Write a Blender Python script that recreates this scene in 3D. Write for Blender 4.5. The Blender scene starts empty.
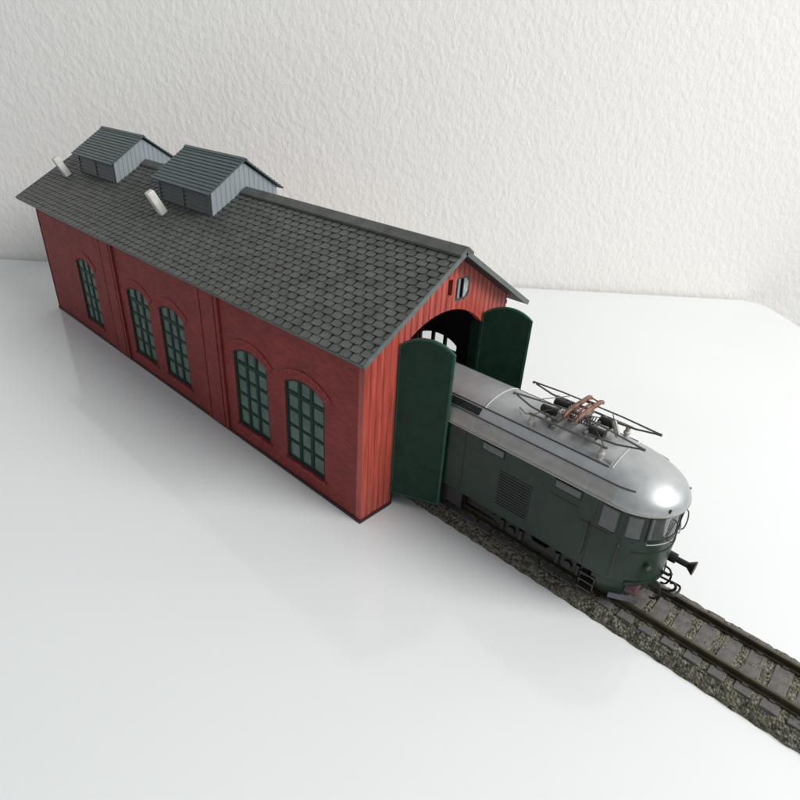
import bpy, bmesh, math, random
from mathutils import Vector, Matrix
from mathutils.geometry import tessellate_polygon
random.seed(7)
R = math.radians
sc = bpy.context.scene
col = sc.collection

# ------------------------------------------------------------------ materials
def mat(name, color, rough=0.6, metal=0.0, var=0.0, vscale=3.0, bump=0.0, bscale=20.0, coat=0.0, spec=0.5, emit=None):
    m = bpy.data.materials.new(name); m.use_nodes = True
    nt = m.node_tree; n = nt.nodes; l = nt.links
    p = n['Principled BSDF']
    p.inputs['Base Color'].default_value = (*color, 1)
    p.inputs['Roughness'].default_value = rough
    if 'door' in name: spec = .2
    p.inputs['Metallic'].default_value = metal
    p.inputs['Specular IOR Level'].default_value = spec
    p.inputs['Coat Weight'].default_value = coat
    p.inputs['Coat Roughness'].default_value = 0.12
    tc = n.new('ShaderNodeTexCoord')
    if var > 0:
        t = n.new('ShaderNodeTexNoise'); t.inputs['Scale'].default_value = vscale; t.inputs['Detail'].default_value = 6
        l.new(tc.outputs['Object'], t.inputs['Vector'])
        mx = n.new('ShaderNodeMix'); mx.data_type = 'RGBA'
        mr = n.new('ShaderNodeMapRange'); mr.inputs['From Min'].default_value = .3; mr.inputs['From Max'].default_value = .7
        l.new(t.outputs['Fac'], mr.inputs['Value']); l.new(mr.outputs['Result'], mx.inputs['Factor'])
        mx.inputs['A'].default_value = (*[max(0, c*(1-var)) for c in color], 1)
        mx.inputs['B'].default_value = (*[min(1, c*(1+var)) for c in color], 1)
        l.new(mx.outputs['Result'], p.inputs['Base Color'])
        mr2 = n.new('ShaderNodeMapRange'); mr2.inputs['To Min'].default_value = max(0, rough-.08); mr2.inputs['To Max'].default_value = min(1, rough+.08)
        l.new(t.outputs['Fac'], mr2.inputs['Value']); l.new(mr2.outputs['Result'], p.inputs['Roughness'])
    if bump > 0:
        t2 = n.new('ShaderNodeTexNoise'); t2.inputs['Scale'].default_value = bscale; t2.inputs['Detail'].default_value = 4
        l.new(tc.outputs['Object'], t2.inputs['Vector'])
        b = n.new('ShaderNodeBump'); b.inputs['Strength'].default_value = bump; b.inputs['Distance'].default_value = 0.03
        l.new(t2.outputs['Fac'], b.inputs['Height']); l.new(b.outputs['Normal'], p.inputs['Normal'])
    return m

def brick_mat(name, axis):
    """moulded plastic brickwork; axis: 'XZ' or 'YZ' for the wall plane"""
    m = mat(name, (.15, .034, .032), .6, spec=.3)
    nt = m.node_tree; n = nt.nodes; l = nt.links; p = n['Principled BSDF']
    tc = n.new('ShaderNodeTexCoord'); sp = n.new('ShaderNodeSeparateXYZ'); cb = n.new('ShaderNodeCombineXYZ')
    l.new(tc.outputs['Object'], sp.inputs[0])
    l.new(sp.outputs['X' if axis == 'XZ' else 'Y'], cb.inputs['X']); l.new(sp.outputs['Z'], cb.inputs['Y'])
    br = n.new('ShaderNodeTexBrick'); l.new(cb.outputs[0], br.inputs['Vector'])
    br.inputs['Scale'].default_value = 1.0
    br.inputs['Brick Width'].default_value = .30; br.inputs['Row Height'].default_value = .105
    br.inputs['Mortar Size'].default_value = .012; br.inputs['Mortar Smooth'].default_value = .3
    br.inputs['Color1'].default_value = (.33, .040, .038, 1); br.inputs['Color2'].default_value = (.21, .029, .028, 1)
    br.inputs['Mortar'].default_value = (.19, .045, .042, 1)
    ns = n.new('ShaderNodeTexNoise'); ns.inputs['Scale'].default_value = .7; ns.inputs['Detail'].default_value = 7
    l.new(tc.outputs['Object'], ns.inputs['Vector'])
    hsv = n.new('ShaderNodeHueSaturation'); mr = n.new('ShaderNodeMapRange')
    mr.inputs['To Min'].default_value = .65; mr.inputs['To Max'].default_value = 1.45
    l.new(ns.outputs['Fac'], mr.inputs['Value']); l.new(mr.outputs['Result'], hsv.inputs['Value'])
    l.new(br.outputs['Color'], hsv.inputs['Color']); l.new(hsv.outputs['Color'], p.inputs['Base Color'])
    b = n.new('ShaderNodeBump'); b.invert = True; b.inputs['Strength'].default_value = 1; b.inputs['Distance'].default_value = .03
    l.new(br.outputs['Fac'], b.inputs['Height']); l.new(b.outputs['Normal'], p.inputs['Normal'])
    return m

def plank_mat(name, color, axis, width, rough=.5, streak=.3):
    """boards: grooves repeat along axis, grain streaks run the other way"""
    m = mat(name, color, rough)
    nt = m.node_tree; n = nt.nodes; l = nt.links; p = n['Principled BSDF']
    tc = n.new('ShaderNodeTexCoord'); sp = n.new('ShaderNodeSeparateXYZ'); l.new(tc.outputs['Object'], sp.inputs[0])
    mp = n.new('ShaderNodeMath'); mp.operation = 'PINGPONG'; mp.inputs[1].default_value = width/2
    l.new(sp.outputs[axis], mp.inputs[0])
    mr = n.new('ShaderNodeMapRange'); mr.inputs['From Max'].default_value = width*.10
    l.new(mp.outputs[0], mr.inputs['Value'])
    mpp = n.new('ShaderNodeMapping')
    s = {'X': (5, .3, .3), 'Y': (.3, 5, .3), 'Z': (.3, .3, 5)}[axis]
    mpp.inputs['Scale'].default_value = s
    l.new(tc.outputs['Object'], mpp.inputs['Vector'])
    ns = n.new('ShaderNodeTexNoise'); ns.inputs['Scale'].default_value = 1.3; ns.inputs['Detail'].default_value = 7
    l.new(mpp.outputs[0], ns.inputs['Vector'])
    mx = n.new('ShaderNodeMix'); mx.data_type = 'RGBA'
    mr3 = n.new('ShaderNodeMapRange'); mr3.inputs['From Min'].default_value = .3; mr3.inputs['From Max'].default_value = .7
    l.new(ns.outputs['Fac'], mr3.inputs['Value']); l.new(mr3.outputs[0], mx.inputs['Factor'])
    mx.inputs['A'].default_value = (*[c*(1-streak) for c in color], 1); mx.inputs['B'].default_value = (*[min(1, c*(1+streak)) for c in color], 1)
    l.new(mx.outputs['Result'], p.inputs['Base Color'])
    ad = n.new('ShaderNodeMath'); ad.operation = 'MULTIPLY_ADD'; ad.inputs[1].default_value = .35
    l.new(ns.outputs['Fac'], ad.inputs[0]); l.new(mr.outputs[0], ad.inputs[2])
    b = n.new('ShaderNodeBump'); b.inputs['Strength'].default_value = .9; b.inputs['Distance'].default_value = .035
    l.new(ad.outputs[0], b.inputs['Height']); l.new(b.outputs['Normal'], p.inputs['Normal'])
    return m

M = {}
M['brick'] = brick_mat('brick_red', 'XZ')
M['brick_end'] = brick_mat('brick_red_end', 'YZ')
M['brick_arch'] = mat('brick_arch_red', (.27, .034, .032), .6, spec=.3, var=.45, vscale=6, bump=.5, bscale=12)
M['planks'] = plank_mat('red_boards', (.38, .062, .042), 'Y', .36, .45, .38)
M['plinth'] = mat('plinth_black', (.022, .014, .013), .5, var=.3)
M['tile'] = mat('roof_slate', (.088, .092, .082), .5, var=.3, vscale=1.4, bump=.5, bscale=14)
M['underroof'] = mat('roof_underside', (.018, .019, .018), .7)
M['verge'] = mat('verge_board', (.10, .12, .115), .4, var=.2)
M['vent_roof'] = plank_mat('vent_roof_teal_grey', (.050, .080, .086), 'Y', 90, .4, .15)
M['vent_wall'] = plank_mat('vent_wall_blue_grey', (.26, .30, .325), 'Y', .30, .6, .07)
M['vent_louvre'] = mat('vent_louvre_shaded', (.055, .064, .068), .45, var=.3)  # darker than the ventilator end walls: side shade put into the colour
M['chimney'] = mat('chimney_white', (.66, .65, .60), .55, var=.12, vscale=4, bump=.3)
M['shutter'] = mat('shutter_grey_blue', (.34, .37, .38), .5, var=.25, vscale=5)
M['win_frame'] = mat('window_frame_dark_green', (.006, .034, .022), .5, spec=.2)
M['door'] = mat('door_dark_green', (.009, .033, .020), .5, var=.25, vscale=1.5, bump=.15)
M['door_x'] = mat('door_edge_lit_green', (.022, .085, .058), .4, var=.2)  # door green made lighter: light on the leaf edges put into the colour
M['silver'] = mat('silver_roof_paint', (.43, .445, .45), .40, metal=.5, var=.07, vscale=2.5, bump=.06, bscale=30)
M['silver_low'] = mat('warm_grey_roof_edge', (.36, .35, .325), .42, metal=.35, var=.1, vscale=2.5)
M['green'] = mat('locomotive_green', (.011, .029, .0165), .38, var=.3, vscale=1.6, bump=.08, bscale=18, spec=.4)
M['green_dark'] = mat('locomotive_dark_green', (.009, .016, .013), .5, var=.2)
M['green_mid'] = mat('locomotive_window_frame', (.006, .010, .009), .4)
M['black'] = mat('chassis_black', (.012, .011, .010), .5, var=.3, bump=.2)
M['steel'] = mat('dark_steel', (.075, .07, .065), .32, metal=.7, var=.25)
M['pan_rod'] = mat('pantograph_grey', (.13, .13, .12), .38, metal=.5, var=.2)
M['copper'] = mat('copper_brown', (.17, .08, .052), .5, metal=.2, var=.6, vscale=4, bump=.6, bscale=9)
M['ceramic'] = mat('insulator_cream', (.42, .40, .35), .35, var=.12)
M['rain'] = mat('rain_strip_grey', (.05, .052, .05), .5)
M['seam'] = mat('pale_seam', (.52, .53, .53), .4)
M['reddish'] = mat('buffer_red_brown', (.085, .04, .04), .5, var=.3)
M['plough'] = mat('plough_grey', (.16, .17, .19), .4, metal=.2, var=.2)
M['rail'] = mat('rail_oxide_brown', (.075, .062, .040), .42, metal=.45, var=.35, vscale=2)
M['sleeper'] = mat('sleeper_grey', (.125, .115, .112), .8, var=.28, vscale=4, bump=.8, bscale=14)

def ballast_mat():
    m = mat('ballast_mottled', (.09, .085, .065), .85)
    nt = m.node_tree; n = nt.nodes; l = nt.links; p = n['Principled BSDF']
    tc = n.new('ShaderNodeTexCoord'); vo = n.new('ShaderNodeTexVoronoi'); vo.inputs['Scale'].default_value = 11
    l.new(tc.outputs['Object'], vo.inputs['Vector'])
    cr = n.new('ShaderNodeValToRGB'); e = cr.color_ramp.elements
    e[0].position = 0; e[0].color = (.035, .031, .024, 1); e[1].position = 1; e[1].color = (.235, .22, .16, 1)
    sp = n.new('ShaderNodeSeparateColor'); l.new(vo.outputs['Color'], sp.inputs[0]); l.new(sp.outputs[0], cr.inputs[0])
    l.new(cr.outputs[0], p.inputs['Base Color'])
    b = n.new('ShaderNodeBump'); b.invert = True; b.inputs['Strength'].default_value = 1; b.inputs['Distance'].default_value = .07
    l.new(vo.outputs['Distance'], b.inputs['Height']); l.new(b.outputs['Normal'], p.inputs['Normal'])
    return m
M['ballast'] = ballast_mat()

def pane_mat():
    m = mat('window_pane_greenish', (.22, .31, .27), .2, var=.35, vscale=.8)
    nt = m.node_tree; n = nt.nodes; l = nt.links; p = n['Principled BSDF']
    tr = n.new('ShaderNodeBsdfTransparent'); tr.inputs[0].default_value = (.72, .80, .76, 1)
    mx = n.new('ShaderNodeMixShader'); mx.inputs[0].default_value = .40
    l.new(tr.outputs[0], mx.inputs[1]); l.new(p.outputs[0], mx.inputs[2]); l.new(mx.outputs[0], n['Material Output'].inputs[0])
    return m
M['pane'] = pane_mat()
def clear_mat():
    m = mat('clear_pane', (.9, .93, .92), .1)
    nt = m.node_tree; n = nt.nodes; l = nt.links; p = n['Principled BSDF']
    tr = n.new('ShaderNodeBsdfTransparent')
    mx = n.new('ShaderNodeMixShader'); mx.inputs[0].default_value = .12
    l.new(tr.outputs[0], mx.inputs[1]); l.new(p.outputs[0], mx.inputs[2]); l.new(mx.outputs[0], n['Material Output'].inputs[0])
    return m
M['clear'] = clear_mat()
M['loco_glass'] = mat('locomotive_glass_grey', (.06, .068, .066), .10, var=.25, vscale=3, spec=.8)

def wall_mat():
    m = mat('rough_white_wall', (.82, .80, .77), .85)
    nt = m.node_tree; n = nt.nodes; l = nt.links; p = n['Principled BSDF']
    tc = n.new('ShaderNodeTexCoord')
    mp = n.new('ShaderNodeMapping'); mp.inputs['Rotation'].default_value = (0, R(24), 0); mp.inputs['Scale'].default_value = (1.5, 1, 1.05)
    l.new(tc.outputs['Object'], mp.inputs['Vector'])
    n1 = n.new('ShaderNodeTexNoise'); n1.inputs['Scale'].default_value = 1.5; n1.inputs['Detail'].default_value = 4; n1.inputs['Roughness'].default_value = .6
    n1.inputs['Distortion'].default_value = .15
    l.new(mp.outputs[0], n1.inputs['Vector'])
    n2 = n.new('ShaderNodeTexNoise'); n2.inputs['Scale'].default_value = .22; n2.inputs['Detail'].default_value = 2
    l.new(mp.outputs[0], n2.inputs['Vector'])
    mm = n.new('ShaderNodeMath'); mm.operation = 'MULTIPLY_ADD'; mm.inputs[1].default_value = .6
    l.new(n2.outputs[0], mm.inputs[0]); l.new(n1.outputs[0], mm.inputs[2])
    b = n.new('ShaderNodeBump'); b.inputs['Strength'].default_value = .4; b.inputs['Distance'].default_value = .28
    l.new(mm.outputs[0], b.inputs['Height']); l.new(b.outputs['Normal'], p.inputs['Normal'])
    return m
M['wall'] = wall_mat()
M['table'] = mat('white_laminate', (.79, .81, .81), .09, var=.012, vscale=.08, bump=.012, bscale=1.2)

# ------------------------------------------------------------------ mesh helpers
class MB:
    def __init__(s): s.v = []; s.f = []
    def add(s, vs, fs):
        k = len(s.v); s.v += [Vector(v) for v in vs]; s.f += [tuple(i+k for i in f) for f in fs]; return s
    def box(s, x0, x1, y0, y1, z0, z1):
        return s.add([(x0,y0,z0),(x1,y0,z0),(x1,y1,z0),(x0,y1,z0),(x0,y0,z1),(x1,y0,z1),(x1,y1,z1),(x0,y1,z1)],
                     [(0,3,2,1),(4,5,6,7),(0,1,5,4),(1,2,6,5),(2,3,7,6),(3,0,4,7)])
    def tube(s, pts, r, n=8, closed=False):
        pts = [Vector(p) for p in pts]; N = len(pts); vs = []; fs = []
        up = Vector((0.13, .21, 1)).normalized()
        for i, p in enumerate(pts):
            a = pts[(i-1) % N] if (closed or i > 0) else p; b = pts[(i+1) % N] if (closed or i < N-1) else p
            d = (b-a).normalized(); s1 = d.cross(up)
            if s1.length < .05: s1 = d.cross(Vector((1, 0, 0)))
            s1.normalize(); s2 = d.cross(s1)
            rr = r[i] if isinstance(r, (list, tuple)) else r
            for k in range(n):
                t = 2*math.pi*k/n; vs.append(p + s1*(rr*math.cos(t)) + s2*(rr*math.sin(t)))
        for i in range(N if closed else N-1):
            for k in range(n):
                a = i*n+k; b = i*n+(k+1) % n; c = ((i+1) % N)*n+(k+1) % n; d = ((i+1) % N)*n+k
                fs.append((a, b, c, d))
        if not closed:
            fs.append(tuple(range(n))[::-1]); fs.append(tuple((N-1)*n+k for k in range(n)))
        return s.add(vs, fs)
    def slab(s, outline, holes, fn, t0, t1):
        """2D outline with holes; fn(u, v, t) -> 3D; thickness from t0 to t1"""
        loops = [outline]+list(holes)
        tri = tessellate_polygon([[Vector((u, v, 0)) for u, v in lp] for lp in loops])
        flat = [p for lp in loops for p in lp]; n = len(flat)
        vs = [fn(u, v, t0) for u, v in flat]+[fn(u, v, t1) for u, v in flat]
        fs = [tuple(t) for t in tri]+[tuple(i+n for i in t)[::-1] for t in tri]
        k = 0
        for lp in loops:
            m = len(lp)
            for i in range(m): fs.append((k+i, k+(i+1) % m, n+k+(i+1) % m, n+k+i))
            k += m
        return s.add(vs, fs)
    def build(s, name, m, parent=None, smooth=False, bevel=0, off=None):
        lo = Vector([min(v[i] for v in s.v) for i in range(3)]); hi = Vector([max(v[i] for v in s.v) for i in range(3)])
        c = (lo+hi)/2
        me = bpy.data.meshes.new(name); me.from_pydata([v-c for v in s.v], [], s.f)
        bm = bmesh.new(); bm.from_mesh(me); bmesh.ops.recalc_face_normals(bm, faces=bm.faces); bm.to_mesh(me); bm.free()
        me.materials.append(m)
        o = bpy.data.objects.new(name, me); col.objects.link(o)
        o['c'] = tuple(c)
        if parent:
            o.parent = parent; pc = Vector(parent['c'])
            o.location = c-pc
        else: o.location = c
        if smooth:
            me.polygons.foreach_set('use_smooth', [True]*len(me.polygons)); 
            me.set_sharp_from_angle(angle=R(38))
        if bevel:
            b = o.modifiers.new('bevel', 'BEVEL'); b.width = bevel; b.segments = 2; b.limit_method = 'ANGLE'; b.angle_limit = R(40)
        return o

def thing(name, label, cat, c, group=None):
    o = bpy.data.objects.new(name, None); col.objects.link(o); o.location = c; o['c'] = tuple(c)
    o.empty_display_size = .5
    o['label'] = label; o['category'] = cat
    if group: o['group'] = group
    return o

def sm(pts, k=5):
    """smooth a polyline (Catmull-Rom)"""
    p = [Vector(q) for q in pts]; p = [p[0]*2-p[1]]+p+[p[-1]*2-p[-2]]; out = []
    for i in range(1, len(p)-2):
        for j in range(k):
            t = j/k; out.append(.5*((2*p[i])+(p[i+1]-p[i-1])*t+(2*p[i-1]-5*p[i]+4*p[i+1]-p[i+2])*t*t+(3*p[i]-p[i-1]-3*p[i+1]+p[i+2])*t**3))
    out.append(p[-2]); return out

XZ = lambda u, v, t: (u, t, v)
YZ = lambda u, v, t: (t, u, v)

# ------------------------------------------------------------------ table and wall
TA = R(43.2)
def tw(x, y, z): return Vector((3.39+x*math.cos(TA)-y*math.sin(TA), 51.55+x*math.sin(TA)+y*math.cos(TA), z))
table = thing('table', 'white glossy table under the model engine shed and its track', 'table', (0, 0, 0))
table.location = tw(-70, -50, 0); table.rotation_euler = (0, 0, TA); table['c'] = (-70, -50, 0)
m = MB(); rr = 2.2; ol = [(-150, 0), (-150, -105), (0, -105)]
for k in range(0, 9):
    t = k/8*math.pi/2; ol.append((-rr+rr*math.cos(t), -rr+rr*math.sin(t)))
m.slab(ol, [], lambda u, v, t: (u, v, t), -2.6, 0)
m.build('table_top', M['table'], table, bevel=.12)
for lx, ly in ((-145, -5), (-5, -5), (-145, -100), (-5, -100)):
    MB().box(lx-2.5, lx+2.5, ly-2.5, ly+2.5, -73, -2.6).build('leg', M['table'], table, bevel=.2)
wl = MB().box(-190, 90, 0.35, 12, -74, 120)
wall = wl.build('wall', M['wall'])
wall.rotation_euler = (0, 0, TA); c = wall['c']; wall.location = tw(*c)
wall['label'] = 'rough plastered off white wall behind the table'; wall['category'] = 'wall'

# ------------------------------------------------------------------ engine shed
L, W, HE, HR = 34.5, 9.46, 8.74, 11.558
YC = W/2; SL = (HR-HE)/YC; OV = .73; EY = .8
shed = thing('engine_shed', 'red brick model engine shed with dark tiled roof and open green doors', 'model building', (-L/2, YC, 0))

def arch(cx, w, z0, zs, zc, n=10):
    h = zc-zs; hw = w/2; r = (hw*hw+h*h)/(2*h); a = math.asin(min(1, hw/r)); cz = zc-r
    return [(cx-hw, z0), (cx+hw, z0)]+[(cx+r*math.sin(a-2*a*k/n), cz+r*math.cos(a-2*a*k/n)) for k in range(n+1)]

def arch_band(cx, w, zs, zc, d, n=14):
    h = zc-zs; hw = w/2; r = (hw*hw+h*h)/(2*h); a = math.asin(hw/r)*1.12; cz = zc-r
    o = [(cx+(r+d)*math.sin(a-2*a*k/n), cz+(r+d)*math.cos(a-2*a*k/n)) for k in range(n+1)]
    i = [(cx+r*math.sin(-a+2*a*k/n), cz+r*math.cos(-a+2*a*k/n)) for k in range(n+1)]
    return o+i

WINX = [-3.75, -7.9, -15.5, -19.55, -27.15]
WW, WZ0, WZS, WZC = 2.78, 1.0, 5.12, 5.56
TH = .28
for side in (0, 1):
    y0, y1 = (0, TH) if side == 0 else (W-TH, W)   # brick face, then an added black sheet standing in for interior shade
    sg = -1 if side == 0 else 1; face = 0 if side == 0 else W
    holes = [arch(x, WW, WZ0, WZS, WZC) for x in WINX]
    wb = MB().slab([(-L, .16), (0-TH, .16), (-TH, HE-.02), (-L, HE-.02)], holes, XZ, y0, y1)
    wo = wb.build('side_wall', M['brick'], shed)
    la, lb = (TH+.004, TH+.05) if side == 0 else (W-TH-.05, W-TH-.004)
    MB().slab([(-L+.3, .3), (-TH-.08, .3), (-TH-.08, HE-.1), (-L+.3, HE-.1)], [arch(x, WW+.02, WZ0-.01, WZS, WZC+.01) for x in WINX], XZ, la, lb).build('wall_shade_sheet', M['underroof'], shed)
    # stepped pilasters, recessed panel heads
    for px in (-11.2, -22.9):
        a, b = sorted((face, face+sg*.13))
        MB().box(px-.62, px+.62, a, b, .16, HE-.05).build('pilaster', M['brick'], shed, bevel=.02)
        for q0, q1 in ((-.98, -.72), (.72, .98)):
            MB().box(px+q0, px+q1, a, b, .16, HE-.05).build('pilaster_strip', M['brick'], shed, bevel=.03)
    for x in WINX:
        a, b = sorted((face, face+sg*.035))
        ab = MB()
        # radial bricks of the arch, two rings
        h = WZC-WZS; hw = WW/2; r = (hw*hw+h*h)/(2*h); am = math.asin(hw/r)*1.15; cz = WZC-r
        for ring, (ri, ro) in enumerate(((r+.06, r+.50),)):
            n = 24
            for k in range(n):
                t0 = -am+2*am*k/n; t1 = t0+2*am/n*.92
                q = [(x+ri*math.sin(t0), cz+ri*math.cos(t0)), (x+ri*math.sin(t1), cz+ri*math.cos(t1)), (x+ro*math.sin(t1), cz+ro*math.cos(t1)), (x+ro*math.sin(t0), cz+ro*math.cos(t0))]
                ab.slab(q, [], XZ, a, b if ring == 0 else a+(b-a)*.75)
        ab.build('window_arch', M['brick_arch'], shed)
        a, b = sorted((face, face+sg*.10))
        MB().box(x-WW/2-.1, x+WW/2+.1, a, b, WZ0-.16, WZ0-.012).build('window_sill', M['brick_arch'], shed, bevel=.015)
        # frame with glazing bars
        yf0, yf1 = sorted((face-sg*.05, face-sg*.19))
        inner = arch(x, WW-.26, WZ0+.13, WZS, WZC-.13)
        fr = MB().slab(arch(x, WW-.01, WZ0+.005, WZS, WZC-.005), [inner], XZ, yf0, yf1)
        win = None
        iw = WW-.26
        for k in (1, 2):
            bx = x-iw/2+iw*k/3; fr.box(bx-.10, bx+.10, yf0+.012, yf1-.012, WZ0+.11, WZC-.15)
        for k in range(1, 5):
            bz = WZ0+.13+(WZS+.25-WZ0)*k/5.; hb = .062 if k < 4 else .10; fr.box(x-iw/2-.01, x+iw/2+.01, yf0+.02, yf1-.02, bz-hb, bz+hb)
        win = fr.build('window', M['win_frame'], shed)
        ym = (yf0+yf1)/2
        MB().slab(arch(x, WW-.2, WZ0+.1, WZS, WZC-.1), [], XZ, ym-.008, ym+.008).build('pane', M['pane'] if side == 0 else M['clear'], win)

# eaves course of small bricks under the roof edge
for a, b in ((-.10, -.002), (W+.002, W+.10)):
    MB().box(-L+.01, -.01, a, b, HE-.62, HE-.42).build('eaves_course', M['brick_arch'], shed, bevel=.02)

# gables
ga = [(0, .16), (1.9, .16), (1.9, 7.66)]
nA = 18; hw = YC-1.9; h = 8.86-7.66; r = (hw*hw+h*h)/(2*h); am = math.asin(hw/r); cz = 8.86-r
for k in range(1, nA): 
    t = -am+2*am*k/nA; ga.append((YC+r*math.sin(t), cz+r*math.cos(t)))
ga += [(W-1.9, 7.66), (W-1.9, .16), (W, .16), (W, HE-.03), (YC, HR-.05), (0, HE-.03)]
slot = [(4.72, 9.50), (5.03, 9.50), (5.03, 10.20), (4.72, 10.20)]
hatch = [(5.27, 9.15), (6.0, 9.15), (6.16, 9.25), (6.24, 9.45), (6.24, 9.95), (6.16, 10.12), (6.0, 10.20), (5.27, 10.20)]
fw = MB().slab(ga, [slot, hatch], YZ, -TH, 0).build('front_wall', M['planks'], shed)
# boards: thin raised battens following the outline of the gable
ins = MB().slab([(u if .5 < u < W-.5 else (.34 if u < 1 else W-.34), v if v > 1 else .3) for u, v in ga[:2+nA+3]]+[(W-.34, HE-.1), (YC, HR-.3), (.34, HE-.1)], [slot, hatch], YZ, -TH-.06, -TH-.004)
ins.build('gable_shade_sheet', M['underroof'], shed)  # added black sheet behind the gable, stands in for shade inside
bt = MB(); y = .02
while y < W-.02:
    top = HE-.06+SL*min(y, W-y)
    zb = .16
    if 1.88 < y < W-1.88: zb = cz+math.sqrt(max(0, r*r-(y-YC)**2))
    segs = [(zb, top)]
    if 4.68 < y < 5.07: segs = [(zb, 9.47), (10.23, top)]
    if 5.23 < y < 6.28: segs = [(zb, 9.12), (10.23, top)]
    for a, b in segs:
        if b-a > .1: bt.box(.001, .014, y-.025, y+.025, a+.02, b-.05)
    y += .36
bt.build('batten', M['planks'], shed)
rw = MB().slab([(0, .16), (W, .16), (W, HE-.03), (YC, HR-.05), (0, HE-.03)], [], YZ, -L-.01, -L+.27).build('rear_wall', M['brick_end'], shed)
# attic hatch: dark slot, slatted opening and a pale shutter
hf = MB().slab([(5.272, 9.152), (6.0, 9.152), (6.155, 9.252), (6.237, 9.45), (6.237, 9.95), (6.155, 10.118), (6.0, 10.197), (5.272, 10.197)], [[(5.32, 9.235), (5.96, 9.235), (6.16, 9.5), (6.16, 9.9), (5.96, 10.11), (5.32, 10.11)]], YZ, -.16, -.02).build('gable_hatch', M['vent_louvre'], shed)
MB().slab([(5.86, 9.25), (6.02, 9.25), (6.14, 9.36), (6.17, 9.5), (6.17, 9.9), (6.12, 10.03), (6.0, 10.09), (5.86, 10.09)], [], YZ, -.08, -.03).build('shutter', M['shutter'], hf)
MB().box(-.12, -.04, 5.48, 5.61, 9.245, 10.095).build('slat', M['vent_wall'], hf)
MB().box(-.22, -.18, 4.7, 5.05, 9.48, 10.22).build('slot_backing', M['underroof'], hf)
MB().box(-.22, -.18, 5.25, 6.26, 9.13, 10.22).build('hatch_backing', M['underroof'], hf)
# plinth
pl = MB().slab([(-L-.04, -.05), (.05, -.05), (.05, 1.9), (-.33, 1.9), (-.33, .3), (-L+.3, .3), (-L+.3, W-.3), (-.33, W-.3), (-.33, W-1.9), (.05, W-1.9), (.05, W+.05), (-L-.04, W+.05)], [], lambda u, v, t: (u, v, t), 0, .158)
pl.build('plinth', M['plinth'], shed)
# door jambs (dark)
for a, b in ((1.902, 2.0), (W-2.0, W-1.902)):
    MB().box(-.5, .03, a, b, .0, 7.7).build('door_jamb', M['door'], shed)

# door leaves
def leaf(hy, ox, oy, sgn):
    d = Vector((ox, oy-hy, 0)); ln = d.length; d.normalize(); n_ = Vector((-d.y, d.x, 0))
    fn = lambda u, v, t: Vector((.04, hy, 0))+d*u+n_*t+Vector((0, 0, v))
    Z0, ZE, ZC = .80, 8.12, 8.58
    def top(i0, i1, zadd=0, n=14):
        h = ZC-ZE; hw = ln/2; r = (hw*hw+h*h)/(2*h); cz_ = ZC-r; out = []
        for k in range(n+1):
            u = i1+(i0-i1)*k/n; out.append((u, cz_+math.sqrt(r*r-(u-hw)**2)-zadd))
        return out
    b = MB().slab([(.02, Z0), (ln, Z0)]+top(.02, ln), [], fn, -.055, .055)
    o = b.build('door_leaf', M['door'], shed)
    # raised edge moulding round the leaf
    e = MB()
    ol = [(.0, Z0-.02), (ln+.03, Z0-.02)]+[(max(0, min(ln+.03, u*1.012)), z+.02) for u, z in top(.02, ln)]
    il = [(.06, Z0+.06), (ln-.07, Z0+.06)]+top(.06, ln-.07, .06)
    e.slab(ol, [il], fn, -.065, .065)
    e.build('edge_moulding', M['door_x'], o)
    br = MB()
    for z in (2.2, 6.6): br.slab([(.14, z), (ln-.11, z), (ln-.11, z+.35), (.14, z+.35)], [], fn, -.064, .064)
    # diagonal brace
    br.slab([(.14, 2.62), (.5, 2.62), (ln-.11, 6.5), (ln-.47, 6.5)], [], fn, -.061, .061)
    br.build('brace', M['door'], o)
    for z in (2.3, 6.7):
        MB().tube([fn(0, z-.12, 0)-d*.02, fn(0, z+.22, 0)-d*.02], .06).build('hinge', M['win_frame'], o)
leaf(1.9, 2.10, 2.79, 1)
leaf(W-1.9, 2.09, 8.41, -1)

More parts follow.
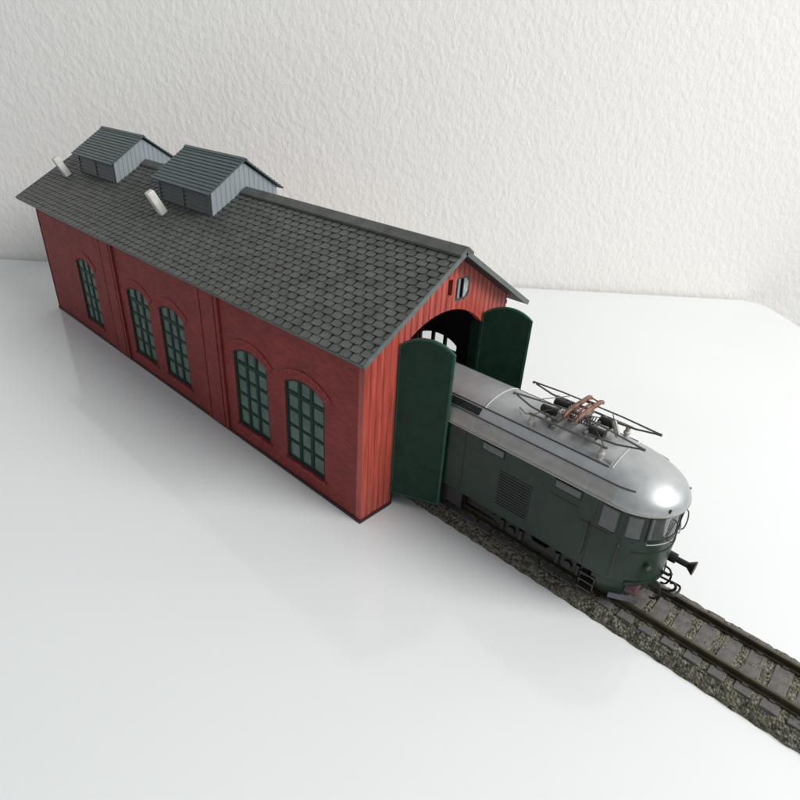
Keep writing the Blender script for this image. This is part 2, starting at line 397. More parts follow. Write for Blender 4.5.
# roof: dark deck plus individually laid slates
def roof_side(sgn):
    nrm = Vector((0, -SL*sgn, 1)).normalized(); dn = Vector((0, -sgn, -SL)).normalized()   # dn: down the slope
    slope_len = (YC+EY)*math.sqrt(1+SL*SL)
    X0, X1 = -L-.93, OV
    def P(x, s, t): return Vector((x, YC, HR))+dn*s+nrm*t
    deck = MB().slab([(X0+.02, .0), (X1-.03, .0), (X1-.03, slope_len-.05), (X0+.02, slope_len-.05)], [], lambda u, v, t: P(u, v, t), -.12, .02)
    root = deck.build('roof_panel', M['underroof'], shed)
    tl = MB(); ROW = .335; TWD = .58; nr = int(slope_len/ROW)
    for r_ in range(nr+1):
        s1 = slope_len-r_*ROW; s0 = s1-ROW*1.25
        if s1 < .2: break
        s0 = max(s0, .02)
        x = X0-(TWD/2 if r_ % 2 else 0)
        while x < X1:
            a = max(x+.052, X0); b = min(x+TWD-.052, X1); x += TWD
            if b-a < .06: continue
            j = random.uniform(-.012, .012); t = .06+random.uniform(-.008, .010); cc = min(.075, (b-a)*.3); s1j = s1+random.uniform(-.012, .012)
            top = [P(a, s0, .03), P(b, s0, .03), P(b, s1j-cc*.8, t+.012), P(b-cc, s1j, t+.02+j), P(a+cc, s1j, t+.02-j), P(a, s1j-cc*.8, t+.012)]
            bot = [P(a, s0, .0), P(b, s0, .0), P(b, s1j-cc*.8, t-.05), P(b-cc, s1j, t-.05), P(a+cc, s1j, t-.05), P(a, s1j-cc*.8, t-.05)]
            fs = [(0, 1, 2, 3, 4, 5), (11, 10, 9, 8, 7, 6)]+[(i, (i+1) % 6, 6+(i+1) % 6, 6+i) for i in range(6)]
            tl.add(top+bot, fs)
    tl.build('roof_slates', M['tile'], root)
    for xa, xb in ((X1-.005, X1+.05), (X0-.05, X0+.005)):
        MB().slab([(xa, -.01), (xb, -.01), (xb, slope_len), (xa, slope_len)], [], lambda u, v, t: P(u, v, t), -.13, .075).build('verge_board', M['verge'], root)
    MB().slab([(X0, slope_len-.05), (X1, slope_len-.05), (X1, slope_len+.02), (X0, slope_len+.02)], [], lambda u, v, t: P(u, v, t), -.12, .03).build('eaves_board', M['verge'], root)
roof_side(1); roof_side(-1)
rc = MB()
q = []
dn1 = Vector((-1, -SL)).normalized()
pr = [(YC-.42, HR-.42*SL+.09), (YC-.42, HR-.42*SL+.19), (YC-.04, HR+.20), (YC+.04, HR+.20), (YC+.42, HR-.42*SL+.19), (YC+.42, HR-.42*SL+.09), (YC, HR+.08)]
for a, b in ((-14.35, OV+.06), (-25.9, -20.45), (-L-.98, -31.9)):
    rc = MB().slab(pr, [], YZ, a, b); rc.build('ridge_cap', M['tile'], shed)

# two roof ventilators
for vx0, vx1 in ((-20.2, -14.5), (-31.7, -26.0)):
    y0, y1 = 2.65, W-2.65; ze = 11.62; zp = 13.02; 
    bs = lambda y: HR-SL*abs(y-YC)-.15
    body = MB()
    gp = [(y0, bs(y0)), (YC, HR-.15), (y1, bs(y1)), (y1, ze), (YC, zp-.06), (y0, ze)]
    body.slab(gp, [], YZ, vx1-.12, vx1); 
    vent = body.build('roof_ventilator', M['vent_wall'], shed)
    MB().slab(gp, [], YZ, vx0, vx0+.12).build('end_wall', M['vent_wall'], vent)
    for yy, s in ((y0, 1), (y1, -1)):
        a, b = sorted((yy, yy+s*.12))
        MB().box(vx0+.125, vx1-.125, a, b, bs(y0)-.0, ze).build('louvre_wall', M['vent_louvre'], vent)
        lv = MB()
        for k in range(6):
            z = bs(y0)+.30+k*.22
            if z > ze-.1: break
            lv.add([(vx0+.2, yy-s*.06, z-.04), (vx1-.2, yy-s*.06, z-.04), (vx1-.2, yy-s*.005, z+.12), (vx0+.2, yy-s*.005, z+.12), (vx0+.2, yy-s*.06, z-.07), (vx1-.2, yy-s*.06, z-.07), (vx1-.2, yy-s*.005, z+.08), (vx0+.2, yy-s*.005, z+.08)],
                   [(0,1,2,3),(7,6,5,4),(0,4,5,1),(1,5,6,2),(2,6,7,3),(3,7,4,0)])
        for k in range(3):
            xx = vx0+.15+(vx1-vx0-.38)*k/2; a, b = sorted((yy, yy-s*.075)); lv.box(xx, xx+.08, a, b, bs(y0)-.1, ze)
        lv.build('louvre', M['vent_louvre'], vent)
    vs = (zp-ze)/(YC-y0)
    for s in (1, -1):
        dnv = Vector((0, -s, -vs)).normalized(); nv = Vector((0, -s*vs, 1)).normalized(); ln = (YC-y0+.30)*math.sqrt(1+vs*vs)
        rp = MB(); k = 0; nb = 12
        for k in range(nb):
            a = ln*k/nb; b = ln*(k+1)/nb
            f = lambda u, v, t: Vector((u, YC, zp+.05))+dnv*v+nv*t
            rp.add([f(vx0-.22, a, .0), f(vx1+.22, a, .0), f(vx1+.22, b, .0), f(vx0-.22, b, .0), f(vx0-.22, a, .07), f(vx1+.22, a, .07), f(vx1+.22, b, .105), f(vx0-.22, b, .105)],
                   [(0,3,2,1),(4,5,6,7),(0,1,5,4),(1,2,6,5),(2,3,7,6),(3,0,4,7)])
        rp.build('ventilator_roof', M['vent_roof'], vent)
    MB().slab([(YC-.14, zp+.05), (YC, zp+.13), (YC+.14, zp+.05), (YC+.14, zp+.12), (YC, zp+.20), (YC-.14, zp+.12)], [], YZ, vx0-.24, vx1+.24).build('ventilator_ridge', M['vent_roof'], vent)

# leaning white chimneys standing square to the slope
for base, ln in (((-18.5, 1.89, 9.86), 1.55), ((-32.49, 2.05, 9.96), 1.5)):
    n_ = Vector((-.03, -.47, .88)).normalized(); b = Vector(base)-n_*.1
    ax = Vector((1, 0, 0)); ax = (ax-n_*ax.dot(n_)).normalized(); ay = n_.cross(ax); hs_ = .23
    cb_ = [b+ax*(sx*hs_)+ay*(sy*hs_)+n_*h_ for h_ in (0, ln) for sx, sy in ((-1, -1), (1, -1), (1, 1), (-1, 1))]
    ch = MB().add(cb_, [(0,3,2,1),(4,5,6,7),(0,1,5,4),(1,2,6,5),(2,3,7,6),(3,0,4,7)]).build('chimney', M['chimney'], shed, bevel=.07)
    MB().tube([b-n_*.05, b+n_*.19], [.36, .33], 12).build('chimney_collar', M['tile'], ch, smooth=True)

# ------------------------------------------------------------------ track
RA = -.0141; YT = 4.6645
def place(o, cx, cz=0):
    o.location = (cx*math.cos(RA), YT+cx*math.sin(RA), cz); o.rotation_euler = (0, 0, RA)
track = thing('track', 'straight model railway track with grey sleepers on mottled ballast', 'railway track', (-5, 0, 0))
place(track, -5)
TX0, TX1 = -33.5, 24.0
SP = .8122
bl = MB()
# ballast bed: lumpy top, sloping shoulders
nx = int((TX1-TX0)/.14); prof = [(-1.81, 0.002), (-1.74, .16), (-1.5, .40), (-1.2, .475), (-.6, .475), (0, .475), (.6, .475), (1.2, .475), (1.5, .40), (1.74, .16), (1.81, .002)]
pf = []
for i in range(len(prof)-1):
    for k in range(2):
        a, b = prof[i], prof[i+1]; pf.append((a[0]+(b[0]-a[0])*k/2, a[1]+(b[1]-a[1])*k/2))
pf.append(prof[-1]); npf = len(pf); vs = []; fs = []
for i in range(nx+1):
    x = TX0+(TX1-TX0)*i/nx; w = .05*math.sin(x*2*math.pi/SP)
    for j, (y, z) in enumerate(pf):
        e = 1 if 0 < j < npf-1 else .3
        vs.append((x, y*(1+w*.25)+random.uniform(-.03, .03)*e, z if j in (0, npf-1) else z+random.uniform(-.045, .045)))
for i in range(nx):
    for j in range(npf-1):
        a = i*npf+j; fs.append((a, a+1, a+npf+1, a+npf))
fs.append(tuple(range(npf))[::-1]); fs.append(tuple(nx*npf+j for j in range(npf)))
for i in range(nx): fs.append((i*npf, (i+1)*npf, (i+1)*npf+npf-1, i*npf+npf-1))
bl.add(vs, fs).build('ballast_bed', M['ballast'], track)
# sleepers: wide blocks, with rail chairs as sub-parts on those in sight
def sleeper_mesh(x):
    s = MB(); r = lambda a: random.uniform(-a, a)
    s.box(x-.27+r(.01), x+.27+r(.01), -1.40+r(.03), 1.40+r(.03), .30, .50+r(.008)); return s
chairs = MB()
x = 13.5329-.27; xs = []
x0 = x
k = 0
xx = x0-math.floor((x0-TX0-.4)/SP)*SP
while xx < TX1-.4: xs.append(xx); xx += SP
for xx in xs:
    so = sleeper_mesh(xx).build('sleeper', M['sleeper'], track, bevel=.02)
    if xx > -1:
        for y in (-.86, .86):
            MB().box(xx-.09, xx+.09, y-.19, y+.19, .49, .56).build('rail_chair', M['sleeper'], so)
for s in (-1, 1):
    y = s*.86
    p = [(y-.15, .515), (y+.15, .515), (y+.15, .565), (y+.03, .585), (y+.03, .70), (y+.06, .715), (y+.06, .77), (y+.045, .785), (y-.045, .785), (y-.06, .77), (y-.06, .715), (y-.03, .70), (y-.03, .585), (y-.15, .565)]
    MB().slab(p, [], YZ, TX0, TX1).build('rail', M['rail'], track)

# ------------------------------------------------------------------ locomotive (local frame: x forward, z up, rail axis y = 0)
loco = thing('electric_locomotive', 'green electric locomotive with silver roof leaving the shed', 'locomotive', (1.4, 0, 0))
place(loco, 1.4)
XF, XE = 11.2, 9.5; MIDX = 1.4
HWD = 1.75
def plan(hw, xs, xf, n=14, p=2.0):
    """closed plan outline, both ends rounded, symmetric about MIDX"""
    q = []
    for k in range(n+1):
        t = -math.pi/2+math.pi*k/n; c, s = math.cos(t), math.sin(t)
        q.append((xs+(xf-xs)*abs(c)**(2/p), hw*(1 if s > 0 else -1)*abs(s)**(2/p)))
    return q+[(2*MIDX-x, y) for x, y in reversed(q)]
def loft(rings, capb=True, capt=True):
    m = MB(); vs = []; n = len(rings[0][0])
    for pl_, z in rings: vs += [(x, y, z) for x, y in pl_]
    fs = []
    for i in range(len(rings)-1):
        for k in range(n):
            a = i*n+k; b = i*n+(k+1) % n; fs.append((a, b, b+n, a+n))
    if capb: fs.append(tuple(range(n))[::-1])
    if capt: fs.append(tuple((len(rings)-1)*n+k for k in range(n)))
    return m.add(vs, fs)
NP = 40
body = loft([(plan(HWD-.04, 9.45, 11.10, NP), 1.98), (plan(HWD, XE, 11.2, NP), 2.06), (plan(HWD, XE, 11.22, NP), 3.4), (plan(HWD, XE, 11.12, NP), 5.16)])
body = body.build('body', M['green'], loco, smooth=True)
# roof dome: profile of (z, half width, where the rounding starts, front end)
RP = [(5.16, 1.80, 9.5, 11.22), (5.22, 1.80, 9.5, 11.25), (5.40, 1.765, 9.45, 11.2), (5.58, 1.68, 9.35, 11.08), (5.75, 1.56, 9.2, 10.9), (5.92, 1.42, 8.98, 10.65), (6.08, 1.25, 8.7, 10.33), (6.20, 1.06, 8.35, 9.95), (6.29, .84, 7.9, 9.5), (6.35, .58, 7.4, 8.95), (6.385, .30, 6.8, 8.3), (6.40, .08, 6.2, 7.6)]
roof = loft([(plan(hw, xs, xf, NP), z) for z, hw, xs, xf in RP]).build('roof', M['silver'], loco, smooth=True)
def rp(z):
    for a, b in zip(RP, RP[1:]):
        if a[0] <= z <= b[0]:
            f = (z-a[0])/(b[0]-a[0]); return [a[i]+(b[i]-a[i])*f for i in (1, 2, 3)]
    return RP[-1][1:]
def on_roof(x, y):
    """height of the roof surface above the straight part"""
    for a, b in zip(RP, RP[1:]):
        if b[1] <= abs(y) <= a[1]: 
            f = (a[1]-abs(y))/(a[1]-b[1]) if a[1] > b[1] else 0; return a[0]+(b[0]-a[0])*f
    return 6.40
# gutter lip, warm grey lower band
gl = MB().tube([(x, y, 5.185) for x, y in plan(1.80, 9.5, 11.23, 30)], .045, 8, closed=True).build('gutter', M['silver_low'], loco, smooth=True)
# rain strips (dark grooves) along both sides
for zz, xend in ((5.80, 9.9), (6.12, 8.75)):
    hw, xs, xf = rp(zz)
    for s in (-1, 1):
        pts = [(-6, s*(hw+.012), zz)]+[(x, s*(hw+.012), zz) for x in (-2, 1, 4, 6, 8)]
        k = 0
        while True:
            t = -math.pi/2+k*.09; x = xs+(xf-xs)*math.cos(t)
            if x > xend or k > 16: break
            pts.append((x, s*(hw+.012)*abs(math.sin(t)), zz)); k += 1
        MB().tube(pts, .030, 6).build('rain_strip', M['rain'], roof, smooth=True)
# lower roof flank panels in warm grey
for s in (-1, 1):
    m = MB(); ys = []
    prof_ = [(5.245, None), (5.40, None), (5.58, None), (5.73, None)]
    pr2 = [(rp(z)[0]+.012, z) for z, _ in prof_]; pr2i = [(rp(z)[0]-.05, z) for z, _ in prof_]
    ol = [(s*y, z) for y, z in pr2]+[(s*y, z) for y, z in reversed(pr2i)]
    for a, b in ((-6.2, 3.30), (3.36, 8.30), (8.36, 9.35)):
        MB().slab(ol, [], YZ, a, b).build('roof_flank', M['silver_low'], roof)
    # dark ventilation strip ahead of the first joint
    pr3 = [(rp(z)[0]+.015, z) for z in (5.85, 5.96, 6.07)]; pr3i = [(rp(z)[0]-.05, z) for z in (5.85, 5.96, 6.07)]
    MB().slab([(s*y, z) for y, z in pr3]+[(s*y, z) for y, z in reversed(pr3i)], [], YZ, -5.6, 3.38).build('roof_grille', M['green_dark'], roof)
# raised transverse joints
for xj in (3.45, 8.85, -.6):
    pts = [(xj, -1.19+2.38*k/20, on_roof(xj, -1.19+2.38*k/20)+.012) for k in range(21)]
    if xj == 8.85:
        zt = []
        for p in pts:
            # follow the dome where it already falls away
            zz = 6.40
            for i in range(80):
                z = 5.2+i*.015; hw, xs, xf = rp(z)
                hy = hw if xj <= xs else hw*math.sqrt(max(0, 1-((xj-xs)/(xf-xs))**2))
                if xj > xf or hy < abs(p[1]): zz = z; break
            zt.append((xj, p[1], min(zz, on_roof(xj, p[1]))+.012))
        pts = zt
    MB().tube(pts, .026, 6).build('roof_joint', M['seam'], roof, smooth=True)
# small dark lamp sockets low on the dome
for s in (-1, 1):
    MB().tube([(10.80, s*.88, 5.36), (10.99, s*.90, 5.36)], .075, 10).build('lamp_socket', M['black'], roof)

# curved panels following the body side and nose. u: distance along the side, 0 where the rounding starts
def pathpt(u, off, z, side=-1, hw=HWD, xf=None):
    xf = xf if xf is not None else 11.22-(max(0, z-3.4))*.057
    a = xf-XE
    if u <= 0: return Vector((XE+u, side*(hw+off), z))
    t = u/1.725; c, s = math.sin(t), math.cos(t)
    nx_, ny_ = c/a, s/hw; ln = math.hypot(nx_, ny_)
    return Vector((XE+a*c+off*nx_/ln, side*(hw*s+off*ny_/ln), z))
UM = 1.725*math.pi
def patch(u0, u1, z0, z1, o0, o1, side=-1, holes=(), n=None):
    """rectangular patch (rounded corners) bent round the path"""
    m = MB(); n = n or max(2, int((u1-u0)/.08)); nz = 3
    grid = lambda o: [[pathpt(u0+(u1-u0)*i/n, o, z0+(z1-z0)*j/nz, side) for j in range(nz+1)] for i in range(n+1)]
    A, B = grid(o0), grid(o1); vs = [p for r in A for p in r]+[p for r in B for p in r]; k = (n+1)*(nz+1); w = nz+1; fs = []
    for i in range(n):
        for j in range(nz):
            a = i*w+j; fs.append((a, a+1, a+w+1, a+w)); fs.append((k+a, k+a+w, k+a+w+1, k+a+1))
    for i in range(n):
        a = i*w; fs.append((a, a+w, k+a+w, k+a)); a = i*w+nz; fs.append((a, k+a, k+a+w, a+w))
    for j in range(nz):
        a = j; fs.append((a, k+a, k+a+1, a+1)); a = n*w+j; fs.append((a, a+1, k+a+1, k+a))
    return m.add(vs, fs)
def window(name, u0, u1, z0, z1, side, fw_=.07, glass='loco_glass'):
    f = MB()
    for a, b, c_, d in ((u0, u1, z0, z0+fw_), (u0, u1, z1-fw_, z1), (u0, u0+fw_, z0+fw_, z1-fw_), (u1-fw_, u1, z0+fw_, z1-fw_)):
        q = patch(a, b, c_, d, -.03, .035, side); f.add(q.v, q.f)
    o = f.build(name, M['green_mid'], body)
    patch(u0+fw_, u1-fw_, z0+fw_, z1-fw_, -.03, .015, side).build('pane', M[glass], o, smooth=True)
    return o
for side in (-1, 1):
    window('cab_window', -.47, .27, 4.02, 5.08, side)
    window('cab_window', .48, 1.12, 4.04, 5.08, side)
    window('windscreen', 1.25, 2.61, 4.08, 5.10, side, .06)
    for a, b in ((-5.6, -4.5), (-2.3, -1.2), (-9.0, -7.9)):
        window('side_window', a, b, 4.66, 5.06, side, .05)
    # grille panel, cab door, panel lines
    gp_ = patch(-4.62, -3.12, 2.45, 4.15, 0, .02, side, n=4).build('grille_panel', M['green_dark'], body)
    lv = MB()
    for k in range(12):
        q = patch(-4.56, -3.18, 2.53+k*.13, 2.59+k*.13, .02, .045, side, n=2); lv.add(q.v, q.f)
    lv.build('grille_slat', M['green_dark'], gp_)
    for a, b, c_, d in ((-.62, -.585, 2.1, 5.12), (.36, .39, 2.1, 4.15), (-2.35, -1.2, 4.33, 4.37), (-6.4, -6.37, 2.1, 5.1), (-1.1, .9, 3.92, 3.945)):
        patch(a, b, c_, d, 0, .014, side, n=4).build('panel_line', M['green_dark'], body)
    MB().tube([pathpt(-.72, .0, 2.5, side), pathpt(-.72, .10, 2.55, side), pathpt(-.72, .10, 4.0, side), pathpt(-.72, .0, 4.05, side)], .022, 6).build('handrail', M['steel'], body)
    MB().tube([pathpt(.45, .0, 2.5, side), pathpt(.45, .10, 2.55, side), pathpt(.45, .10, 3.7, side), pathpt(.45, .0, 3.75, side)], .022, 6).build('handrail', M['steel'], body)
    # handrails standing off the nose below the windscreen and by its outer corner
    MB().tube([pathpt(1.3, -.02, 3.98, side)]+[pathpt(1.3+1.25*k/8, .07, 3.97, side) for k in range(9)]+[pathpt(2.55, -.02, 3.97, side)], .024, 6).build('handrail', M['silver'], body)
    MB().tube(sm([pathpt(2.25, -.02, 4.85, side), pathpt(2.25, .15, 4.75, side), pathpt(2.25, .20, 4.4, side), pathpt(2.25, .15, 4.0, side), pathpt(2.25, -.02, 3.9, side)]), .024, 6).build('handrail', M['steel'], body)
    # marker lamps low on the nose
    c0 = pathpt(1.62, -.02, 2.95, side); c1 = pathpt(1.62, .12, 2.95, side)
    hl = MB().tube([c0, c1], [.17, .155], 14).build('headlight', M['green'], body, smooth=True)
    MB().tube([c1-(c1-c0)*.05, c1+(c1-c0)*.12], .11, 12).build('lens', M['loco_glass'], hl)
patch(1.0, UM-1.0, 2.05, 2.16, 0, .05, -1, n=30).build('buffer_beam_lip', M['green_dark'], body)
patch(.9, UM-.9, 3.50, 3.54, 0, .02, -1, n=30).build('waist_line', M['green_dark'], body)
# wiper
for side in (-1, 1):
    MB().tube([pathpt(1.9, .03, 4.18, side), pathpt(2.0, .05, 4.22, side), pathpt(2.25, .05, 4.75, side)], .014, 5).build('wiper', M['black'], body)

# skirt under the nose
sk = MB()
n = 30; lv_ = [(1.15, .80, -.30), (1.45, .90, -.14), (1.75, .97, -.05), (1.979, .985, -.04)]; vs = []; fs = []
for z, hs, xo in lv_:
    for k in range(n+1):
        t = -math.pi/2+math.pi*k/n; vs.append((9.35+(11.15+xo-9.35)*math.cos(t), HWD*hs*math.sin(t), z))
for z, hs, xo in lv_:
    for k in range(n+1):
        t = -math.pi/2+math.pi*k/n; vs.append((9.35+(11.07+xo-9.35)*math.cos(t), (HWD*hs-.08)*math.sin(t), z))
w = n+1; kk = len(lv_)*w
for i in range(len(lv_)-1):
    for k in range(n):
        a = i*w+k; fs.append((a, a+1, a+w+1, a+w)); fs.append((kk+a, kk+a+w, kk+a+w+1, kk+a+1))
for k in range(n):
    fs.append((k, kk+k, kk+k+1, k+1)); a = (len(lv_)-1)*w+k; fs.append((a, a+1, kk+a+1, kk+a))
for i in range(len(lv_)-1):
    for e in (0, n): a = i*w+e; fs.append((a, a+w, kk+a+w, kk+a))
sk.add(vs, fs).build('nose_skirt', M['green'], loco, smooth=True)
# rail guard (pale blade) under the near side of the nose
for s in (-1, 1):
    MB().add([(10.0, s*1.25, 1.10), (10.75, s*.85, 1.10), (10.75, s*.85, .84), (10.0, s*1.25, .84), (10.0, s*1.19, 1.10), (10.75, s*.79, 1.10), (10.75, s*.79, .84), (10.0, s*1.19, .84)],
             [(0,1,2,3),(7,6,5,4),(0,4,5,1),(1,5,6,2),(2,6,7,3),(3,7,4,0)]).build('rail_guard', M['plough'], loco)
# buffers
bo = MB().tube([(10.7, 1.05, 2.2), (11.35, 1.05, 2.2), (11.36, 1.05, 2.2), (11.78, 1.05, 2.2)], [.22, .20, .12, .12], 14).build('buffer', M['black'], loco, smooth=True)
MB().tube([(11.76, 1.05, 2.2), (11.96, 1.05, 2.2), (12.02, 1.05, 2.2)], [.11, .26, .29], 18).build('buffer_head', M['black'], bo, smooth=True)
MB().tube([(10.5, -1.05, 1.75), (10.86, -1.05, 1.75), (10.9, -1.05, 1.75)], [.30, .27, .2], 14).build('buffer_stub', M['reddish'], loco, smooth=True)
# coupling: loop and hook
cp = MB().tube(sm([(10.9, -.36, 1.62), (11.4, -.36, 1.66), (11.8, -.36, 1.7), (11.93, -.22, 1.72), (11.93, .22, 1.72), (11.8, .36, 1.7), (11.4, .36, 1.66), (10.9, .36, 1.62)]), .042, 8)
cp.box(10.6, 11.3, -.16, .16, 1.36, 1.5)
cp = cp.build('coupling', M['black'], loco, smooth=True)
MB().tube(sm([(11.1, 0, 1.42), (11.6, 0, 1.50), (11.82, 0, 1.78), (11.74, 0, 1.98), (11.6, 0, 1.92)]), .05, 8).build('coupling_hook', M['black'], cp, smooth=True)
MB().tube([(11.35, 0, 1.45), (11.42, 0, 1.1), (11.40, 0, .86)], [.05, .045, .04], 8).build('trip_pin', M['black'], cp)
for s in (-.55, .5):
    MB().tube(sm([(11.05, s, 2.1), (11.36, s, 2.04), (11.48, s, 1.7), (11.38, s+.06, 1.3), (11.2, s+.1, 1.2)]), .04, 7).build('brake_hose', M['black'], loco, smooth=True)
MB().tube([(11.1, 0, 2.2), (11.45, 0, 2.2), (11.55, 0, 2.32)], [.07, .06, .05], 8).build('draw_hook', M['black'], loco, smooth=True)

# underframe and bogies
MB().box(-6.2, 9.2, -1.15, 1.15, 1.15, 1.975).build('underframe', M['black'], loco)
for s in (-1, 1):
    for a, b in ((-1.6, .6), (1.0, 3.2)):
        MB().box(a, b, *sorted((s*1.16, s*1.60)), 1.05, 1.97).build('equipment_box', M['black'], loco, bevel=.05)
for bx in (7.0, -4.2):
    bg = MB()
    for s in (-1, 1):
        y0_, y1_ = sorted((s*1.17, s*1.36))
        bg.slab([(bx-2.3, 1.55), (bx-1.9, 1.72), (bx-.5, 1.72), (bx-.3, 1.45), (bx+.3, 1.45), (bx+.5, 1.72), (bx+1.9, 1.72), (bx+2.3, 1.55), (bx+2.25, 1.3), (bx+1.9, 1.22), (bx+1.5, 1.08), (bx+1.1, 1.08), (bx+.8, 1.22), (bx-.8, 1.22), (bx-1.1, 1.08), (bx-1.5, 1.08), (bx-1.9, 1.22), (bx-2.25, 1.3)], [], XZ, y0_, y1_)
    bgo = bg.build('bogie', M['black'], loco, bevel=.03)
    for wx in (bx-1.3, bx+1.3):
        for s in (-1, 1):
            wo = MB().tube([(wx, s*.80, 1.36), (wx, s*1.0, 1.36)], [.57, .57], 28).tube([(wx, s*.74, 1.36), (wx, s*.80, 1.36)], [.66, .66], 28).build('wheel', M['black'], bgo, smooth=True)
            MB().tube([(wx, s*1.34, 1.36), (wx, s*1.46, 1.36)], [.20, .17], 12).build('axle_box', M['black'], bgo, smooth=True)
        for s in (-1, 1):
            for dx in (-.45, .45):
                MB().tube([(wx+dx, s*1.40, 1.2), (wx+dx, s*1.40, 1.66)], .11, 10).build('spring', M['black'], bgo, smooth=True)
    MB().box(bx-2.2, bx+2.2, -.7, .7, 1.16, 1.5).build('bogie_frame', M['black'], bgo)
# cab steps
for s in (-1, 1):
    st = MB()
    y_ = s*1.62
    for xx in (8.95, 9.5): st.tube([(xx, y_, 2.0), (xx, y_, .98)], .03, 6)
    for z in (1.02, 1.38, 1.72): st.box(8.93, 9.52, y_-.12, y_+.10, z-.02, z+.025)
    st.build('cab_step', M['steel'], loco)

# pantograph, folded
pan = MB()
KX0, KX1 = 4.45, 9.42; ZB = 6.66
for s in (-1, 1):
    pan.tube([(5.3, s*1.02, ZB), (8.45, s*1.02, ZB)], .045, 8)
for xx in (5.9, 6.9, 7.9): pan.tube([(xx, -1.02, ZB), (xx, 1.02, ZB)], .05, 8)
pan = pan.build('pantograph', M['pan_rod'], loco, smooth=True)
for xx in (5.45, 8.3):
    for s in (-1, 1):
        io = MB().tube([(xx, s*1.02, 6.05), (xx, s*1.02, 6.18), (xx, s*1.02, 6.2), (xx, s*1.02, 6.3), (xx, s*1.02, 6.34), (xx, s*1.02, 6.42), (xx, s*1.02, 6.46), (xx, s*1.02, 6.58), (xx, s*1.02, 6.62)], [.13, .13, .09, .09, .13, .13, .09, .09, .07], 14).build('insulator', M['ceramic'], pan, smooth=True)
        MB().tube([(xx-.32, s*1.05, 6.10), (xx+.32, s*1.05, 6.10)], .09, 8).build('insulator_foot', M['silver_low'], pan, smooth=True)
for kx, px in ((KX0, 6.35), (KX1, 7.45)):
    sg = 1 if kx > px else -1
    la = MB(); ua = MB()
    for s in (-1, 1):
        la.tube([(px, s*.78, 6.70), (px+sg*1.2, s*.76, 6.80), (kx, s*.70, 6.98)], [.045, .04, .035], 7)
        ua.tube([(kx+sg*.10, s*.70, 7.02), ((kx+6.9)/2, s*.62, 7.13), (6.9-sg*.05, s*.50, 7.20)], [.038, .032, .03], 7)
        la.tube([(kx-.07, s*.70, 6.99), (kx+.15*sg, s*.70, 7.01)], [.055, .055], 8)
    la.tube([(px, -.85, 6.70), (px, .85, 6.70)], .085, 10)
    ua.tube([((kx*2+6.9)/3, -.67, 7.09), ((kx+6.9*2)/3, .58, 7.16)], .02, 6)
    la.build('lower_arm', M['pan_rod'], pan, smooth=True); ua.build('upper_arm', M['pan_rod'], pan, smooth=True)
# springs and drums between the pivots
for xx, y_ in ((5.75, -.38), (5.85, .42), (7.75, -.45), (7.7, .50)):
    dr = MB().tube([(xx-.33, y_, 6.74), (xx-.3, y_, 6.74), (xx+.3, y_, 6.76), (xx+.33, y_, 6.76)], [.08, .16, .16, .08], 14)
    dr.build('drive_drum', M['black'], pan, smooth=True)
for y_ in (-.22, .22):
    pts = [(6.2+1.3*k/90, y_+.10*math.cos(k*.9), 6.78+.10*math.sin(k*.9)) for k in range(91)]
    MB().tube(pts, .022, 5).build('spring', M['steel'], pan, smooth=True)
MB().tube([(7.95, .35, 6.98), (8.35, .05, 6.62)], .10, 10).build('operating_rod', M['ceramic'], pan, smooth=True)
# pickup head: two copper-brown shoes with drooping horns, and their carrier
hd = MB()
for xx in (6.66, 7.14):
    hd.tube([(xx, -1.08, 7.10), (xx, -.98, 7.20), (xx, -.8, 7.26), (xx, 0, 7.27), (xx, .8, 7.26), (xx, .98, 7.20), (xx, 1.08, 7.10)], [.05, .07, .09, .095, .09, .07, .05], 10)
hdo = hd.build('contact_shoe', M['copper'], pan, smooth=True)
cr = MB()
for y_ in (-.55, 0, .55): cr.tube([(6.6, y_, 7.22), (7.2, y_, 7.22)], .055, 8)
cr.tube([(6.9, -.6, 7.2), (6.9, .6, 7.2)], .05, 8)
for s in (-1, 1):
    cr.tube([(6.66, s*.97, 7.2), (6.9, s*1.03, 7.12), (7.14, s*.97, 7.2)], .03, 6)
cr.build('shoe_carrier', M['copper'], pan, smooth=True)
for xx, y_, hh in ((6.15, -.72, 6.62), (6.9, .72, 6.60), (7.35, -.05, 6.64), (6.45, .12, 6.62)):
    MB().tube([(xx, y_, 6.30), (xx, y_, 6.42), (xx+.01, y_, 6.46), (xx+.01, y_, hh)], [.13, .12, .07, .10], 10).build('support_knob', M['pan_rod'], pan, smooth=True)
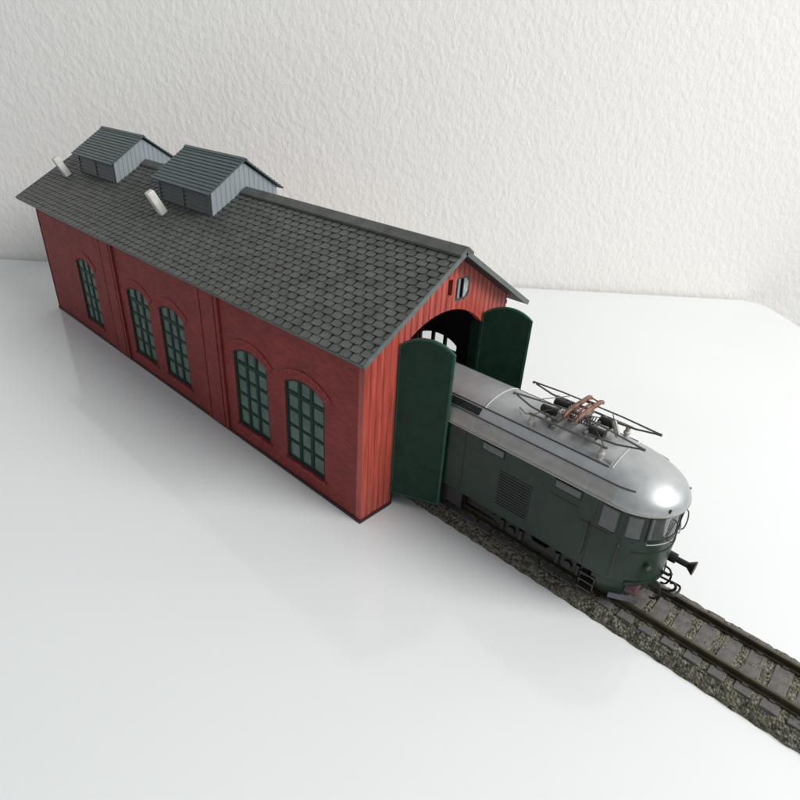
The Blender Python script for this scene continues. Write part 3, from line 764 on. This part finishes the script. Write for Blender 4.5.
for q in ([(5.45, -1.0, 6.66), (5.9, -.5, 6.86), (6.6, -.3, 6.72), (7.2, .25, 6.88), (8.2, .9, 6.70)], [(5.5, .95, 6.68), (6.3, .5, 6.9), (7.0, .1, 6.78), (7.9, -.7, 6.85), (8.3, -1.0, 6.68)]):
    MB().tube(sm(q), .02, 5).build('linkage', M['pan_rod'], pan, smooth=True)
# roof cable and horn
MB().tube([(4.6, -.55, 6.42), (4.8, -.75, 6.5), (5.1, -.95, 6.52), (5.4, -1.02, 6.64)], .03, 6).build('roof_cable', M['silver_low'], roof, smooth=True)
MB().tube([(8.5, -1.0, 6.22), (8.75, -1.0, 6.20)], [.05, .11], 10).build('horn', M['silver'], roof, smooth=True)

# ------------------------------------------------------------------ camera
cam = bpy.data.cameras.new('camera'); co = bpy.data.objects.new('camera', cam); col.objects.link(co); sc.camera = co
CX, CY, CZ, RX, RY, RZ, F = 13.9771, -13.7754, 17.3572, 1.0596, -.0575, .7522, 573.6058
m4 = Matrix.Rotation(RZ, 4, 'Z') @ Matrix.Rotation(RY, 4, 'Y') @ Matrix.Rotation(RX, 4, 'X')
co.matrix_world = Matrix.Translation((CX, CY, CZ)) @ m4
cam.sensor_width = 36; cam.lens = F/800*36; cam.clip_start = .1; cam.clip_end = 1000

# ------------------------------------------------------------------ light: a big soft window to the right, and the room's fill
w = bpy.data.worlds.new('World'); sc.world = w; w.use_nodes = True
bg = w.node_tree.nodes['Background']; bg.inputs[0].default_value = (.87, .94, 1.0, 1); bg.inputs[1].default_value = .37
def area(name, loc, target, sx, sy, power, color):
    l = bpy.data.lights.new(name, 'AREA'); l.shape = 'RECTANGLE'; l.size = sx; l.size_y = sy; l.energy = power; l.color = color
    o = bpy.data.objects.new(name, l); col.objects.link(o); o.location = loc
    o.rotation_euler = (Vector(target)-Vector(loc)).to_track_quat('-Z', 'Y').to_euler(); return o
area('window_light', (118, 38, 96), (0, 8, 2), 84, 70, 246000, (1.0, .985, .96))

sc.view_settings.view_transform = 'Standard'; sc.view_settings.look = 'None'; sc.view_settings.exposure = 0; sc.view_settings.gamma = 1
sc.render.engine = 'CYCLES'
for o in bpy.data.objects:
    if 'c' in o.keys(): del o['c']
